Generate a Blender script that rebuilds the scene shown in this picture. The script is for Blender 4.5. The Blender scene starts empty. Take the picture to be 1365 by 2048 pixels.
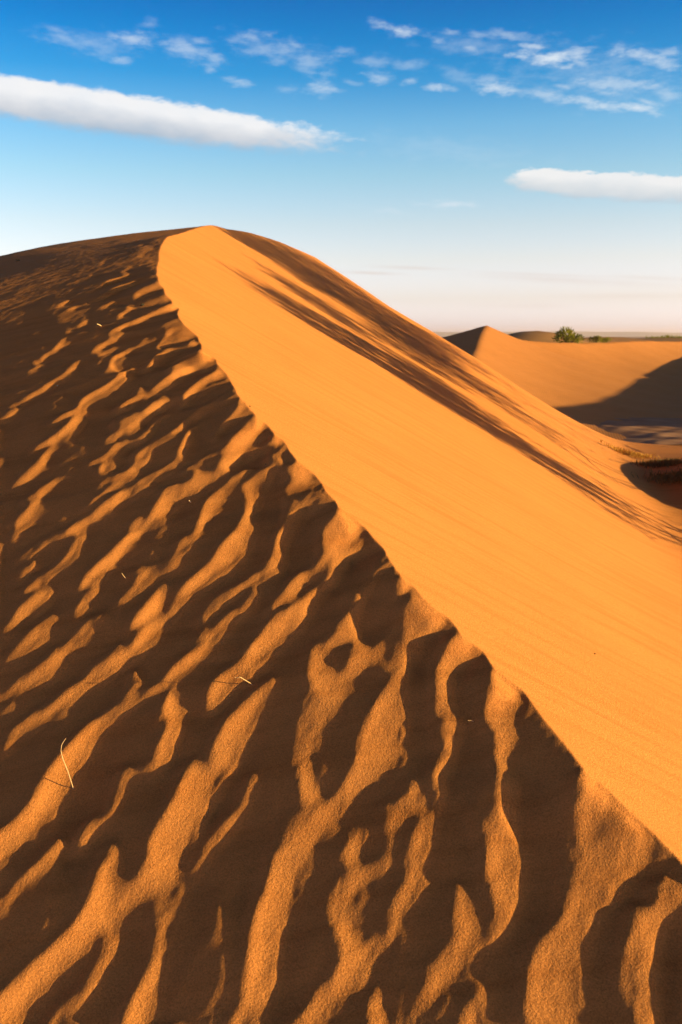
# traced lit flanks of the ripples: window, value, outline in the window's own units
WIN = {1:(0,1650,350/1365),2:(340,1650,350/1365),3:(680,1650,350/1365),4:(1015,1650,350/1365),
5:(0,1300,350/1365),6:(340,1300,350/1365),7:(680,1300,350/1365),8:(980,1300,350/1365),
9:(0,1000,350/1365),10:(330,1000,350/1365),11:(630,1000,350/1365),12:(0,720,350/1365),13:(330,720,350/1365),
14:(0,450,250/1365),15:(200,450,250/1365),16:(840,600,525/1365),17:(300,430,600/1365)}
RIDGES = """
1 1 0 60 110 0 300 0 250 60 170 130 60 230 0 290
1 1 470 100 380 210 290 310 180 410 100 510 0 610 0 680 70 590 170 490 270 400 400 270 480 170
1 1 690 0 640 90 590 165 640 140 700 90 745 0
1 1 870 150 840 240 770 350 720 470 690 590 620 720 540 830 420 930 290 1040 150 1190 0 1350 0 1552 150 1552 200 1420 240 1330 370 1230 500 1100 620 1000 690 920 740 840 800 800 810 740 850 660 900 560 870 450 880 330 910 230
1 .5 880 430 900 600 1020 500 1080 430 1000 440
1 1 1240 0 1165 90 1165 220 1110 350 1040 470 950 580 850 680 805 770 820 860 840 900 800 990 740 1110 680 1220 620 1300 480 1420 370 1552 420 1552 520 1430 640 1310 720 1220 800 1080 850 980 880 900 880 800 920 740 1000 660 1090 600 1200 540 1365 420 1365 0
1 1 1365 590 1300 690 1240 820 1200 930 1180 1060 1120 1180 1040 1330 930 1552 1130 1552 1190 1400 1210 1270 1250 1130 1250 990 1290 850 1340 690 1365 640
1 .35 1200 540 1365 420 1365 590 1300 690 1210 830 1190 700
2 .75 0 0 180 0 100 140 60 300 0 400
2 .4 180 0 250 0 130 200 60 480 0 560 0 400 60 300 100 140
2 1 430 0 360 90 270 190 180 280 130 370 80 480 40 580 0 650 0 740 40 620 90 480 150 350 230 260 320 160 420 70 480 0
2 1 1000 0 920 130 830 200 790 310 750 450 690 610 640 760 620 900 600 1080 570 1270 540 1420 460 1552 560 1552 650 1460 730 1350 780 1240 790 1090 830 920 880 760 930 620 970 480 990 380 1070 300 1120 170 1200 60 1230 0
2 .18 400 470 360 600 310 800 180 1000 90 1180 30 1380 60 1380 140 1180 250 980 350 800 400 600
2 .45 1365 440 1300 500 1210 520 1200 640 1240 780 1290 900 1340 1000 1365 1000
2 1 1365 620 1320 720 1310 820 1330 930 1365 1000
2 1 1365 1010 1320 1090 1290 1200 1240 1290 1100 1400 960 1552 1190 1552 1240 1440 1310 1360 1365 1320
2 .4 1340 1010 1290 1130 1180 1240 1080 1370 1180 1330 1280 1200
3 .9 140 20 90 100 50 190 40 290 100 340 160 300 170 200 200 90 180 20
3 .4 0 220 60 140 40 290 100 340 0 330
3 1 0 440 60 380 150 340 260 310 340 270 370 180 365 90 360 0 440 0 400 90 380 190 390 300 330 370 220 440 130 510 90 590 75 700 90 800 130 860 170 900 0 930 0 700 20 600
3 .9 0 930 170 900 210 950 180 1050 120 1200 60 1290 0 1340
3 .45 170 900 330 860 370 950 380 1050 320 1200 200 1290 100 1300 180 1050
3 1 610 0 560 120 535 220 535 340 520 440 450 530 400 640 380 740 365 860 375 980 380 1060 330 1190 380 1080 410 950 450 850 500 710 550 570 610 430 635 370 605 300 610 190 660 80 690 0
3 1 330 1190 290 1260 240 1360 220 1450 230 1552 370 1552 340 1440 310 1340 300 1270
3 1 880 440 910 570 940 700 930 790 890 900 840 1030 760 1150 680 1250 620 1370 550 1552 590 1552 640 1440 740 1340 830 1280 900 1200 960 1120 990 1030 1050 940 1090 860 1000 740 1000 600 930 500
3 .4 1000 600 1090 640 1180 760 1220 870 1090 900 1000 740
3 .35 900 560 860 720 850 800 920 790 940 700
3 .3 850 900 780 1000 660 1120 640 1230 740 1170 840 1030
3 1 1220 0 1200 140 1140 280 1135 380 1170 520 1200 640 1225 780 1230 850 1270 760 1310 690 1365 600 1365 0
3 .4 1120 0 1220 0 1200 140 1140 280 1120 200
3 1 1055 1220 1020 1330 970 1450 940 1552 1050 1552 1060 1430 1055 1320
4 1 0 0 60 0 90 100 70 190 100 300 90 420 50 560 0 690
4 1 550 0 575 170 575 290 550 430 500 570 420 700 300 830 210 970 150 1120 130 1270 135 1552 360 1552 500 1552 515 1350 530 1180 550 1050 570 900 630 780 680 660 760 570 840 500 860 420 850 300 870 170 900 0
4 .45 900 0 1010 0 1060 80 1000 120 990 220 940 330 870 440 850 300 870 170
4 .25 450 60 550 0 575 290 530 470 430 650 420 400
4 1 1000 640 1010 900 1000 1080 985 1552 1120 1552 1150 1200 1190 980 1220 720 1180 620 1100 650 1050 680
4 .5 1150 560 1120 470 1220 420 1290 320 1365 450 1365 610 1280 660 1220 720 1180 620
4 .3 950 600 1000 660 1010 900 990 1250 985 1500 900 1400 830 1100 880 900 960 780
5 1 100 30 0 100 0 120 110 50 210 0 130 0
5 1 440 0 370 80 240 180 120 260 0 350 0 410 110 330 270 250 390 170 480 90 530 0
5 1 1000 0 880 80 800 150 670 230 540 310 440 400 350 460 230 530 110 620 50 700 20 790 100 690 200 610 290 560 400 490 490 440 590 350 690 250 840 150 950 90 1100 0
5 .3 900 0 840 60 720 130 670 220 800 140 900 60 1000 0
5 1 1260 270 1170 310 1080 370 960 420 900 450 800 530 720 570 620 660 540 740 440 850 370 950 310 1060 250 1170 150 1300 0 1420 0 1560 140 1560 240 1440 310 1340 420 1270 480 1150 540 1010 600 890 660 820 680 750 780 620 850 540 940 450 1060 390 1160 340 1280 310
5 .6 1060 150 1025 210 1040 270 1000 320 950 400 1040 380 1060 310 1085 270 1050 210
5 1 1365 130 1290 220 1265 290 1300 290 1340 220 1365 200
5 1 1330 320 1280 420 1270 480 1310 540 1300 620 1260 700 1215 800 1190 910 1260 880 1320 820 1320 740 1365 620 1365 350
5 .35 1260 490 1180 580 1250 560 1310 540
5 .85 1190 880 1080 930 1010 945 990 920 950 980 910 1110 870 1200 845 1290 880 1240 930 1110 980 1000 1030 950 1190 910
5 1 830 1300 750 1330 680 1410 640 1470 595 1530 680 1480 720 1410 760 1350
5 .6 460 1470 420 1520 400 1560 450 1560 480 1500
5 1 870 1500 850 1560 900 1560
5 1 1365 1150 1300 1270 1190 1420 1165 1500 1165 1560 1365 1560
6 1 190 0 100 80 0 160 0 240 80 190 190 110 260 40 290 0
6 1 610 0 540 110 480 170 400 220 330 270 300 350 275 470 330 430 400 350 470 260 580 190 640 130 720 50 810 0
6 .25 520 80 400 190 330 260 480 170
6 1 20 320 0 340 0 700 50 600 90 520 100 480 60 400 40 340
6 1 820 210 700 310 600 400 480 510 420 580 360 690 330 790 330 900 290 990 180 930 200 850 160 890 110 980 60 1090 30 1180 0 1230 0 1560 100 1560 140 1430 230 1300 290 1150 330 1000 460 930 500 840 580 730 630 610 650 530 720 400 770 310
6 .5 200 850 330 920 290 990 180 930
6 1 640 960 610 1060 570 1160 500 1260 420 1350 340 1440 240 1560 300 1560 380 1460 460 1390 540 1270 600 1170 650 1070 660 1010
6 .4 330 1000 420 1030 300 1150 230 1320 140 1430 290 1150
6 .85 1250 30 1180 60 1090 100 1060 140 1070 200 1110 290 1150 360 1210 370 1260 320 1365 260 1365 190 1280 190 1210 130 1200 80 1230 40
6 .35 1110 290 1050 380 1000 530 960 640 950 800 930 900 1000 950 1050 830 1090 680 1130 560 1200 420 1150 360
6 1 1210 380 1180 470 1120 580 1080 700 1050 840 1010 970 1005 1080 1020 1160 1060 1220 1150 1180 1180 1160 1130 1060 1105 960 1110 830 1140 690 1180 600 1250 510 1320 430 1365 400 1365 300 1250 330
6 1 1365 1080 1290 1150 1180 1220 1080 1310 1010 1390 950 1480 870 1560 1100 1560 1150 1470 1230 1400 1280 1350 1340 1290 1365 1190
6 .22 1060 1220 940 1260 880 1380 830 1520 950 1440 1080 1310 1180 1220
7 1 130 0 80 90 55 200 40 300 100 270 150 190 230 130 330 60 380 0
7 .5 0 330 80 300 160 310 100 360 0 430
7 .35 330 60 520 40 480 140 390 220 350 180 240 130
7 1 550 0 510 30 530 90 480 170 390 240 320 340 260 450 200 560 150 680 130 820 100 920 60 1010 0 1100 0 1250 80 1180 200 1090 280 1040 370 960 440 860 490 800 460 720 490 590 470 470 455 380 470 280 510 160 550 90 560 0
7 1 860 0 800 80 760 190 745 300 770 430 840 540 840 620 820 700 830 770 770 880 720 970 740 1080 760 1170 740 1250 700 1340 610 1400 560 1490 540 1560 630 1560 680 1430 720 1330 750 1230 770 1100 800 970 850 850 880 740 890 650 920 600 910 560 870 500 850 430 850 300 880 160 910 90 1000 40 1060 10 1040 0
7 .35 700 350 760 440 800 520 830 560 810 700 760 720 770 500 690 530 620 580 740 480
7 1 1190 180 1190 310 1150 440 1155 530 1210 640 1210 800 1220 960 1240 1130 1260 1230 1220 1350 1200 1560 1365 1560 1365 300 1280 240
7 .25 1140 270 1180 300 1150 440 1160 540 1210 640 1120 600 1080 530 1130 420
7 .3 1150 1030 1230 1050 1260 1230 1220 1350 1190 1500 1080 1400 1010 1260 1080 1160
7 .8 580 1040 530 1130 520 1220 560 1310 610 1300 620 1200 590 1120
7 .4 480 1040 540 1080 520 1220 560 1310 680 1350 730 1250 640 1100 600 1030
7 .6 330 1190 360 1300 360 1430 370 1560 400 1480 460 1380 540 1330 520 1230 480 1120 420 1200
7 .75 130 1370 90 1450 60 1560 160 1560 200 1440 180 1380
8 1 10 160 20 270 0 380 0 590 40 640 40 800 50 970 70 1130 95 1230 50 1350 20 1560 200 1560 240 1470 210 1400 180 1300 230 1190 260 1050 280 900 290 700 220 600 220 480 290 420 240 330 100 240
8 1 720 1000 730 1100 720 1190 690 1290 690 1420 710 1560 1000 1560 1020 1470 1060 1380 1100 1350 960 1200 830 1090
8 .5 1060 1340 1180 1410 1250 1470 1160 1480 1120 1560 1000 1560
8 .25 690 1000 730 1100 690 1290 700 1560 600 1450 610 1150
9 1 270 0 200 80 130 140 110 200 130 230 80 290 65 315 110 270 170 210 240 160 280 110 320 60 315 0
9 .5 0 215 80 190 0 250
9 1 910 0 830 60 740 120 660 150 560 210 490 260 560 265 620 250 600 300 560 380 530 430 440 530 340 600 240 660 160 740 250 700 325 660 330 620 440 550 530 470 590 400 620 300 630 220 700 170 800 120 880 70 990 0
9 .6 490 260 380 300 250 380 130 460 140 470 260 395 390 310 490 285
9 1 290 465 180 550 90 620 200 560
9 1 370 680 280 740 150 840 80 960 0 1050 100 1000 190 930 280 850 370 760 390 710
9 1 440 880 350 940 240 1040 120 1170 0 1285 100 1210 200 1150 280 1100 330 1040 370 950
9 1 1200 100 1150 170 1100 220 1000 280 930 340 840 430 740 520 660 610 600 700 680 670 740 600 800 560 900 500 970 430 1040 330 1110 250 1200 160 1280 110 1365 20 1365 0 1240 0
9 .4 1090 130 1010 200 990 260 1080 210 1130 180
9 .4 600 690 500 720 400 740 560 710 640 690
9 1 735 680 670 740 620 820 575 920 640 860 680 800 690 740
9 .6 1365 430 1300 490 1180 520 1090 540 980 585 1080 560 1200 540 1330 490
9 1 1180 540 1080 600 1040 680 980 740 900 820 820 870 730 930 660 980 610 1050 520 1140 400 1230 300 1310 220 1365 390 1365 470 1290 520 1180 600 1090 690 1000 740 930 880 830 960 790 1040 720 1090 650 1170 580
9 1 1270 650 1230 730 1150 810 1060 920 990 1020 1120 970 1200 900 1260 860 1270 740
9 1 1365 820 1290 900 1180 960 1080 1050 1040 1120 1010 1190 900 1260 740 1365 800 1365 900 1310 1030 1210 1120 1140 1220 1060 1290 950 1340 900 1365 860
9 .35 940 1130 850 1210 760 1290 680 1365 740 1365 880 1260 1000 1180
9 1 1050 1320 1030 1365 1050 1365
9 1 1365 1290 1310 1365 1365 1365
10 1 70 0 0 70 0 100 60 40 130 0
10 1 330 0 300 60 270 150 250 220 210 300 120 370 80 420 55 470 130 390 210 340 270 280 330 180 400 90 450 0
10 .45 160 280 100 340 90 380 200 310
10 1 640 0 630 80 590 170 560 240 490 300 420 380 370 470 300 540 200 620 120 710 80 800 0 910 0 960 60 870 120 790 200 710 340 630 370 580 480 530 560 460 640 410 630 330 650 260 680 220 660 160 680 70 700 0
10 1 1100 80 1030 100 950 150 930 220 880 270 865 340 850 420 810 510 780 560 700 590 650 640 590 670 500 710 410 770 330 860 300 920 280 1000 320 920 340 870 430 780 540 720 640 680 670 670 690 640 780 590 870 540 890 490 910 390 930 300 980 240 1030 170 1090 110 1180 40 1300 0 1220 0
10 .5 1050 0 1220 0 1100 80 960 130 980 50
10 .5 300 880 240 935 300 910
10 1 695 700 660 770 600 830 500 900 430 960 390 1030 370 1090 310 1140 200 1210 100 1290 20 1365 110 1365 200 1300 280 1250 330 1170 380 1090 430 1020 500 940 600 870 660 810 690 750
10 .5 330 1000 250 1090 230 1150 370 1080 380 1020
10 .8 1120 560 1040 590 980 650 930 730 860 800 810 870 850 870 920 820 1000 790 1060 720 1100 640 1140 570
10 .6 1365 400 1250 440 1190 510 1120 560 1140 575 1250 510 1365 450
10 1 1365 420 1310 470 1300 560 1270 640 1180 710 1080 780 980 860 890 910 820 950 760 1030 700 1100 650 1190 600 1270 540 1330 480 1365 650 1365 700 1290 800 1200 880 1110 970 1040 1080 950 1150 860 1170 770 1250 690 1365 620
10 .85 1365 1080 1250 1160 1130 1250 1100 1300 1100 1365 1290 1365 1250 1300 1250 1230 1300 1190 1365 1160
10 .35 1365 950 1250 1100 1130 1150 1110 1260 1250 1170 1365 1080
10 .4 1340 130 1230 220 1210 380 1260 420 1365 350 1365 150
11 .8 170 80 180 140 220 190 260 200 330 240 380 230 300 160 240 120
11 .5 150 240 100 330 200 340 300 260 380 300 400 370 310 440 240 380 170 430 130 500 40 560 0 560 0 500 60 440 130 380 90 330 130 260 200 210 300 220 380 260
11 .85 300 370 210 400 150 440 130 510 120 580 90 650 0 700 0 780 80 690 180 620 200 580 280 520 310 450 400 390 390 350
11 .95 600 540 520 570 460 610 440 680 400 730 330 760 315 830 260 900 200 970 190 1030 230 1110 330 1120 360 1060 345 980 370 880 410 790 420 740 500 670 560 610 640 560
11 .35 600 500 520 460 480 540 440 600 520 570 610 535
11 .45 250 640 260 720 230 800 320 760 400 730 340 710
11 .85 680 640 630 690 600 770 640 750 690 720 750 690
11 1 780 730 760 780 720 890 695 980 695 1060 710 1150 710 1230 640 1365 700 1365 750 1260 750 1160 790 1080 820 1010 900 970 960 930 860 820
11 .38 760 770 680 800 640 870 650 950 560 1050 450 1140 330 1120 310 1200 420 1280 560 1260 700 1210 700 1080 695 970 720 880
11 .95 330 1120 280 1210 255 1300 250 1365 360 1365 420 1280 400 1180
11 .5 0 1200 70 1170 230 1110 200 1060 80 1130 0 1130
11 .6 0 1220 90 1190 70 1260 120 1310 230 1330 250 1365 0 1365
11 1 1100 1080 1040 1150 1000 1230 970 1310 955 1365 1060 1365 1080 1290 1110 1230 1200 1195 1280 1190 1220 1140
11 .3 1090 1080 1040 1090 980 1200 910 1365 955 1365 1000 1230
12 .8 350 25 270 60 180 125 260 85
12 .35 250 0 260 30 320 20 340 0
12 .9 620 30 540 80 450 140 370 190 290 240 210 280 180 310 90 350 40 385 100 360 200 315 290 270 380 215 470 155 540 110 590 70
12 .4 630 0 560 40 500 90 600 50
12 .9 140 375 60 410 0 470 60 430
12 .9 870 0 850 50 870 80 930 100 945 90 900 60 890 20 910 0
12 .5 850 60 790 110 920 100
12 1 1060 75 970 95 900 150 830 200 740 250 650 300 615 350 600 390 540 400 380 495 450 470 530 440 610 420 560 460 520 510 450 570 380 620 300 670 240 710 330 680 430 645 510 590 600 540 630 500 650 440 640 400 660 340 740 280 850 240 900 190 980 140
12 1 460 640 360 710 290 800 200 880 130 940 90 1005 160 970 240 930 300 880 360 820 380 740 420 680
12 1 510 900 390 960 290 1020 300 1070 275 1120 200 1180 120 1248 250 1248 290 1190 320 1150 325 1060 390 1000 450 945
12 .5 280 1030 190 1090 170 1110 290 1070
12 .9 1170 40 1190 0 1270 0 1200 45 1110 75
12 .85 1365 90 1280 150 1220 200 1160 270 1060 290 970 330 900 380 1000 350 1100 310 1165 300 1170 270 1260 210 1365 170
12 .5 1090 230 1050 270 1150 270
12 .9 1280 300 1200 340 1130 390 1110 430 1030 500 990 550 1010 580 1060 520 1120 450 1200 420 1290 370 1310 350
12 .4 1110 410 960 460 870 510 960 500 900 560 830 610 810 670 900 640 1000 580 1090 560 1100 500 1050 500
12 .9 1330 415 1260 440 1200 500 1140 570 1060 625 1130 600 1190 540 1230 480
12 .8 1060 620 960 640 880 680 830 740 740 780 660 825 760 800 830 775 900 710 980 650
12 .8 870 760 830 780 770 840 770 870 810 890 830 830 870 790
12 .8 1365 545 1310 590 1230 620 1180 660 1120 710 1050 760 1050 790 1120 760 1170 680 1240 630 1365 580
12 .75 1175 730 1100 790 1020 830 1000 880 960 940 870 990 760 1070 640 1160 720 1120 850 1030 960 970 1060 900 1080 870 1060 850 1130 790
12 .4 1000 870 860 910 780 960 700 1010 860 960 960 930
12 .9 1365 790 1280 850 1180 900 1090 950 1020 1010 920 1040 850 1090 780 1150 720 1210 660 1248 760 1248 870 1180 950 1120 1050 1050 1000 1050 1030 1010 1120 960 1220 900 1365 830
12 .55 1365 980 1270 1010 1230 1100 1180 1190 1165 1248 1230 1220 1300 1180 1365 1080
12 1 1365 1080 1300 1170 1220 1248 1260 1248 1365 1150
13 .85 0 140 60 110 120 70 230 60 220 110 120 140 60 180 0 200
13 .6 20 70 160 20 240 0 170 50 80 80
13 1 400 30 400 90 330 130 260 180 200 220 150 270 150 330 110 390 160 360 190 320 270 260 330 200 410 170 490 150 450 80
13 .85 570 280 480 300 390 330 300 370 240 420 160 470 100 540 0 605 90 580 180 510 240 450 320 400 420 330 500 310
13 .5 540 250 480 280 420 310 560 280
13 .95 340 460 240 520 170 580 130 660 100 720 110 760 60 810 0 860 80 820 140 770 140 720 190 690 220 630 210 570 290 500
13 1 580 310 565 390 520 450 440 520 400 580 385 630 440 580 500 520 580 470 640 430 690 415
13 .95 700 450 640 510 560 580 500 650 470 700 480 740 430 800 410 870 440 880 430 920 500 880 520 830 600 790 600 740 690 660 670 550 740 515 800 505
13 .45 600 740 700 690 830 680 850 620 760 680 640 770
13 .6 470 700 380 730 290 780 200 840 100 880 220 850 300 800 400 760 470 730
13 .85 850 570 850 670 870 690 910 700 860 740 880 790 890 820 840 820 820 760 840 710 880 680 930 650
13 1 860 840 760 850 690 920 610 970 610 1020 640 1080 640 1170 600 1248 680 1248 700 1150 710 1060 710 990 790 930 840 870
13 .95 700 850 620 870 530 920 480 980 390 1040 320 1110 290 1190 270 1248 370 1248 420 1170 480 1080 470 1010 560 940 660 880
13 .8 230 850 220 920 140 980 120 1040 60 1110 0 1180 60 1150 140 1080 220 1050 320 1000 260 990 360 960 430 940 430 880 300 880
13 .5 0 990 100 970 130 980 80 1040 0 1060
13 .45 1020 800 1010 850 960 840 890 845 960 880 1000 930 920 1020 950 1090 1000 1130 1080 1090 1200 1020 1250 1050 1220 970 1150 890 1080 850
13 .8 1020 800 1060 880 1050 950 1100 960 1180 900 1080 850
13 .8 1300 1080 1200 1110 1110 1150 1030 1200 950 1248 1050 1248 1100 1190 1200 1110 1270 1090
13 .55 1200 1020 1080 1090 980 1150 930 1220 1030 1200 1200 1110 1270 1080
14 .9 1170 385 1120 400 1055 445 1100 435 1160 405
14 .7 1030 515 980 540 960 590 935 620 990 590 1010 550
14 .5 770 690 680 720 600 770 600 785 700 730
14 .8 1365 560 1280 590 1200 610 1130 660 1060 710 960 750 900 770 980 760 1080 720 1150 670 1220 630 1320 610
14 .85 880 770 760 830 650 870 600 915 680 895 760 860 830 800
14 .9 1365 670 1270 700 1190 740 1120 790 1080 810 980 850 900 880 780 905 700 955 800 930 900 890 1000 855 1100 820 1180 780 1240 740 1365 690
14 .6 1320 810 1200 860 1080 920 1140 920 1260 870
14 .8 970 1040 900 1070 840 1120 910 1110 950 1080
14 .4 1020 975 930 1010 850 1050 940 1020
14 .6 820 1130 750 1150 705 1200 760 1185
14 .7 840 1185 770 1230 680 1260 610 1320 560 1380 460 1430 440 1470 360 1490 380 1520 470 1490 570 1400 640 1350 760 1300 830 1240 760 1280 660 1330 720 1260
14 .8 490 1515 420 1540 340 1583 400 1560
14 .9 1365 955 1320 980 1270 1050 1310 1030 1365 990
14 .6 1365 1120 1260 1170 1180 1210 1190 1230 1280 1180 1365 1140
14 .6 1365 1180 1240 1230 1170 1270 1060 1310 1020 1350 980 1410 1080 1390 1150 1310 1250 1280 1365 1220
14 .9 1285 1310 1230 1350 1120 1390 1030 1450 1130 1410 1240 1370 1285 1330
14 .9 1365 1390 1270 1440 1210 1500 1195 1583 1280 1583 1250 1540 1270 1480 1365 1420
14 .5 890 1430 800 1480 870 1450
14 .5 890 1470 820 1530 700 1583 800 1583 870 1520
14 .7 1340 215 1290 235 1320 240
14 .7 1230 280 1205 290 1220 310
14 .7 1365 500 1310 530 1365 530
15 .6 700 155 550 180 570 195 690 180
15 .4 440 60 560 60 700 75 880 40 760 90 560 85
15 .7 500 210 400 225 470 240
15 .8 640 260 520 230 400 280 390 300 470 290 430 330 370 350 440 370 480 330 530 290 600 270
15 .6 360 370 160 440 220 440
15 .8 400 450 240 440 320 460 250 500 210 530 280 530 250 570 200 600 100 630 0 690 0 710 80 650 200 610 320 560 360 540 280 510
15 .7 640 400 510 370 560 410
15 .5 610 450 540 490 620 500 630 470
15 .9 630 550 520 570 430 590 350 640 240 680 130 730 0 800 0 825 120 770 240 700 340 670 380 660 430 605 520 590
15 .8 640 650 600 690 480 710 380 760 360 840 440 810 540 770 640 740 700 720 690 700
15 .7 420 660 405 690 440 705 445 680
15 .6 220 810 140 850 0 900 0 930 80 890 200 840
15 .8 300 890 300 930 260 980 170 1050 220 1030 280 980 390 920 370 890
15 .5 770 820 720 780 720 800 720 840 620 900 700 870
15 .9 780 870 680 930 580 980 450 1030 330 1080 160 1150 80 1220 200 1170 330 1110 440 1080 520 1040 640 960 760 930 860 915
15 .6 470 1120 430 1150 300 1190 180 1240 60 1280 0 1310 0 1370 80 1310 200 1260 330 1190
15 .45 860 1020 740 1060 650 1120 640 1150 720 1180 840 1160 960 1140 890 1080
15 .9 960 1145 840 1170 740 1190 700 1240 650 1300 615 1340 660 1365 650 1310 720 1250 820 1190
15 .7 660 1365 780 1380 700 1400 600 1440 540 1540 640 1490 740 1430 880 1370 1000 1340 1090 1325 1060 1220 960 1280 1000 1320 860 1350 760 1350
15 .5 540 1210 490 1250 390 1310 540 1250
15 .9 600 1250 500 1290 380 1340 250 1380 150 1450 110 1520 110 1560 190 1583 160 1500 200 1440 330 1380 480 1320 590 1270
15 .9 190 1310 140 1350 0 1400 0 1430 120 1380 190 1330
15 .8 1100 1370 1080 1430 960 1480 800 1550 760 1583 840 1583 950 1510 1080 1460 1210 1450
"""
BRINK = [(15,"1080 25 990 55 850 100 740 125 700 170 665 230 640 300 640 380 620 460 615 540 630 570 635 640 690 690 710 760 775 820 785 870 865 915 840 970 860 1020 930 1110 980 1150 1055 1210 1080 1280 1105 1310 1090 1370 1210 1440 1265 1470"),
(13,"400 30 470 110 500 160 535 215 550 265 578 300 640 370 700 435 705 460 780 495 830 560 850 590 920 640 960 710 1000 760 1015 790 1080 840 1150 890 1210 960 1250 1040 1305 1090"),
(11,"145 0 165 60 180 90 300 160 390 230 450 310 530 390 545 440 590 510 670 630 750 680 775 710 778 735 860 820 960 890 1040 940 1100 1040 1106 1072 1220 1140 1300 1200 1350 1290"),
(8,"10 170 100 240 240 330 300 430 420 590 510 700 620 840 690 960 720 1000 830 1090 960 1200 1100 1350 1220 1450"),
(4,"1000 0 1100 90 1200 200 1300 300 1365 390 1500 540 1700 760 2000 1090")]
import bpy, math, random
import numpy as np
rng = np.random.default_rng(7)
random.seed(7)
D2R = math.radians

# ------------------------------------------------------------------ camera numbers
F, CX, CY = 1820.44, 682.5, 1024.0            # 32 mm lens, photo 1365 x 2048
PITCH = D2R(10.95); CP, SP = math.cos(PITCH), math.sin(PITCH)
def proj(x, y, z):
    d = np.maximum(y*CP - z*SP, 1e-3); u = y*SP + z*CP
    return CX + F*x/d, CY - F*u/d
def ray(u, v):
    X = (np.asarray(u, float)-CX)/F; Z = -(np.asarray(v, float)-CY)/F
    yy = CP + Z*SP; zz = -SP + Z*CP
    return X/yy, zz/yy
def px(w, s):
    ox, oy, k = WIN[w]; a = np.array(s.split() if isinstance(s, str) else s, float).reshape(-1, 2)
    return a*k + np.array([ox, oy])
def sstep(a, b, x):
    t = np.clip((x-a)/(b-a), 0, 1); return t*t*(3-2*t)
def smax(a, b, k): return .5*(a+b+np.sqrt((a-b)**2+k*k))

# ------------------------------------------------------------------ sun
SUN_AZ, SUN_EL = D2R(13), D2R(7.1)
HX, HY = math.cos(SUN_AZ), -math.sin(SUN_AZ)   # horizontal direction towards the sun
TE = math.tan(SUN_EL)
LX, LY, LZ = HX*math.cos(SUN_EL), HY*math.cos(SUN_EL), math.sin(SUN_EL)

# ------------------------------------------------------------------ the big dune: height functions
C0, GY, GX = 1.1, .125, -.55
CROSS = .158; CR2 = .016; KCL = 2.0; VDEP = .010
def plane(x, y): return -C0 + GY*y + GX*x
bp = np.concatenate([px(w, s) for w, s in BRINK])
r_, e_ = ray(bp[:, 0], bp[:, 1])
by = C0/(GY+GX*r_-e_); bx = r_*by
br_x, br_y = bx, by
o = np.argsort(by); ly = np.log(by[o]); lx_ = bx[o]
pc = np.polyfit(ly, lx_, 6, w=np.ones_like(ly))
YB0, YB1 = 1.7, 12.3
def xc(y):
    yy = np.clip(y, YB0, YB1); v = np.polyval(pc, np.log(yy))
    s0 = (np.polyval(pc, math.log(YB0+.1))-np.polyval(pc, math.log(YB0)))/.1
    return v + np.where(y < YB0, (y-YB0)*s0, 0)
sk = np.array([(-900, 700), (-400, 585), (0, 510), (100, 489), (200, 475), (300, 462), (350, 458), (395, 455.5)], float)
sr, se = ray(sk[:, 0], sk[:, 1])
YS = 12.3
far_dl = np.maximum(xc(np.array(YS)) - sr*YS, 0)[::-1]
far_c = np.maximum(plane(xc(np.array(YS)), YS) - se*YS, 0)[::-1]; far_c[0] = 0; far_dl[0] = 0; far_c = far_c*1.0
ol = np.array([(395, 456), (455, 457), (500, 467), (560, 485), (630, 515), (700, 560), (780, 615), (865, 665), (950, 717), (1030, 770), (1100, 815), (1160, 850)], float)
orr, oe = ray(ol[:, 0], ol[:, 1])
oy = C0/(GY+GX*orr-oe)
OR = np.concatenate([[-3, -.2], orr, [.31, .3766, .6, 3]]); OY = np.concatenate([[12.2, 12.2], oy, [14.5, 14.2, 14.5, 15]])
OY[2] = 12.05; OY[3] -= .3
TOE = -1.73
def slip(x, y):
    t = TOE - 2.4*sstep(10, 22, x)
    s = smax(plane(x, y), t, .16)
    d2 = ((x-5.15)/1.25)**2 + ((y-9.9)/2.0)**2      # sandy mound at the toe
    return s + .42*np.exp(-d2**1.25)
def drop(x, y):
    yy = np.maximum(y, .3); b = np.maximum(y-np.interp(x/yy, OR, OY), 0)
    return np.where(b < 2, .12*b*b, .48 + .48*(b-2))
def wind_base(x, y):
    X = xc(y); dl = X - x; d = np.maximum(dl, 0)
    near = (CROSS+CR2*sstep(2.8, 6, y))*d; far = np.interp(d, far_dl, far_c)
    w = sstep(6.5, 12.3, y)
    c = near*(1-w) + far*w
    c = np.where(dl < 0, .13*dl, c)
    return plane(X, y) - c
G0 = -4.0


# ------------------------------------------------------------------ lit-flank map of the ripples (traced), in photo pixels
IW, IH, SS = 1365, 2048, 1
mask = np.zeros((IH, IW), np.float32)
def inside(poly, X, Y):
    c = np.zeros(X.shape, bool); n = len(poly); j = n-1
    for i in range(n):
        x1, y1 = poly[i]; x2, y2 = poly[j]
        if y1 != y2:
            c ^= ((y1 > Y) != (y2 > Y)) & (X < (x2-x1)*(Y-y1)/(y2-y1)+x1)
        j = i
    return c
for line in RIDGES.strip().splitlines():
    t = line.split(); P = px(int(t[0]), t[2:]); val = float(t[1])
    x0, y0 = np.maximum(np.floor(P.min(0)).astype(int)-1, 0); x1, y1 = np.ceil(P.max(0)).astype(int)+1
    x1 = min(x1, IW); y1 = min(y1, IH)
    X, Y = np.meshgrid(np.arange(x0, x1)+.5, np.arange(y0, y1)+.5)
    m = inside(P, X, Y)
    sub = mask[y0:y1, x0:x1]; sub[m] = np.maximum(sub[m], val)
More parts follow.
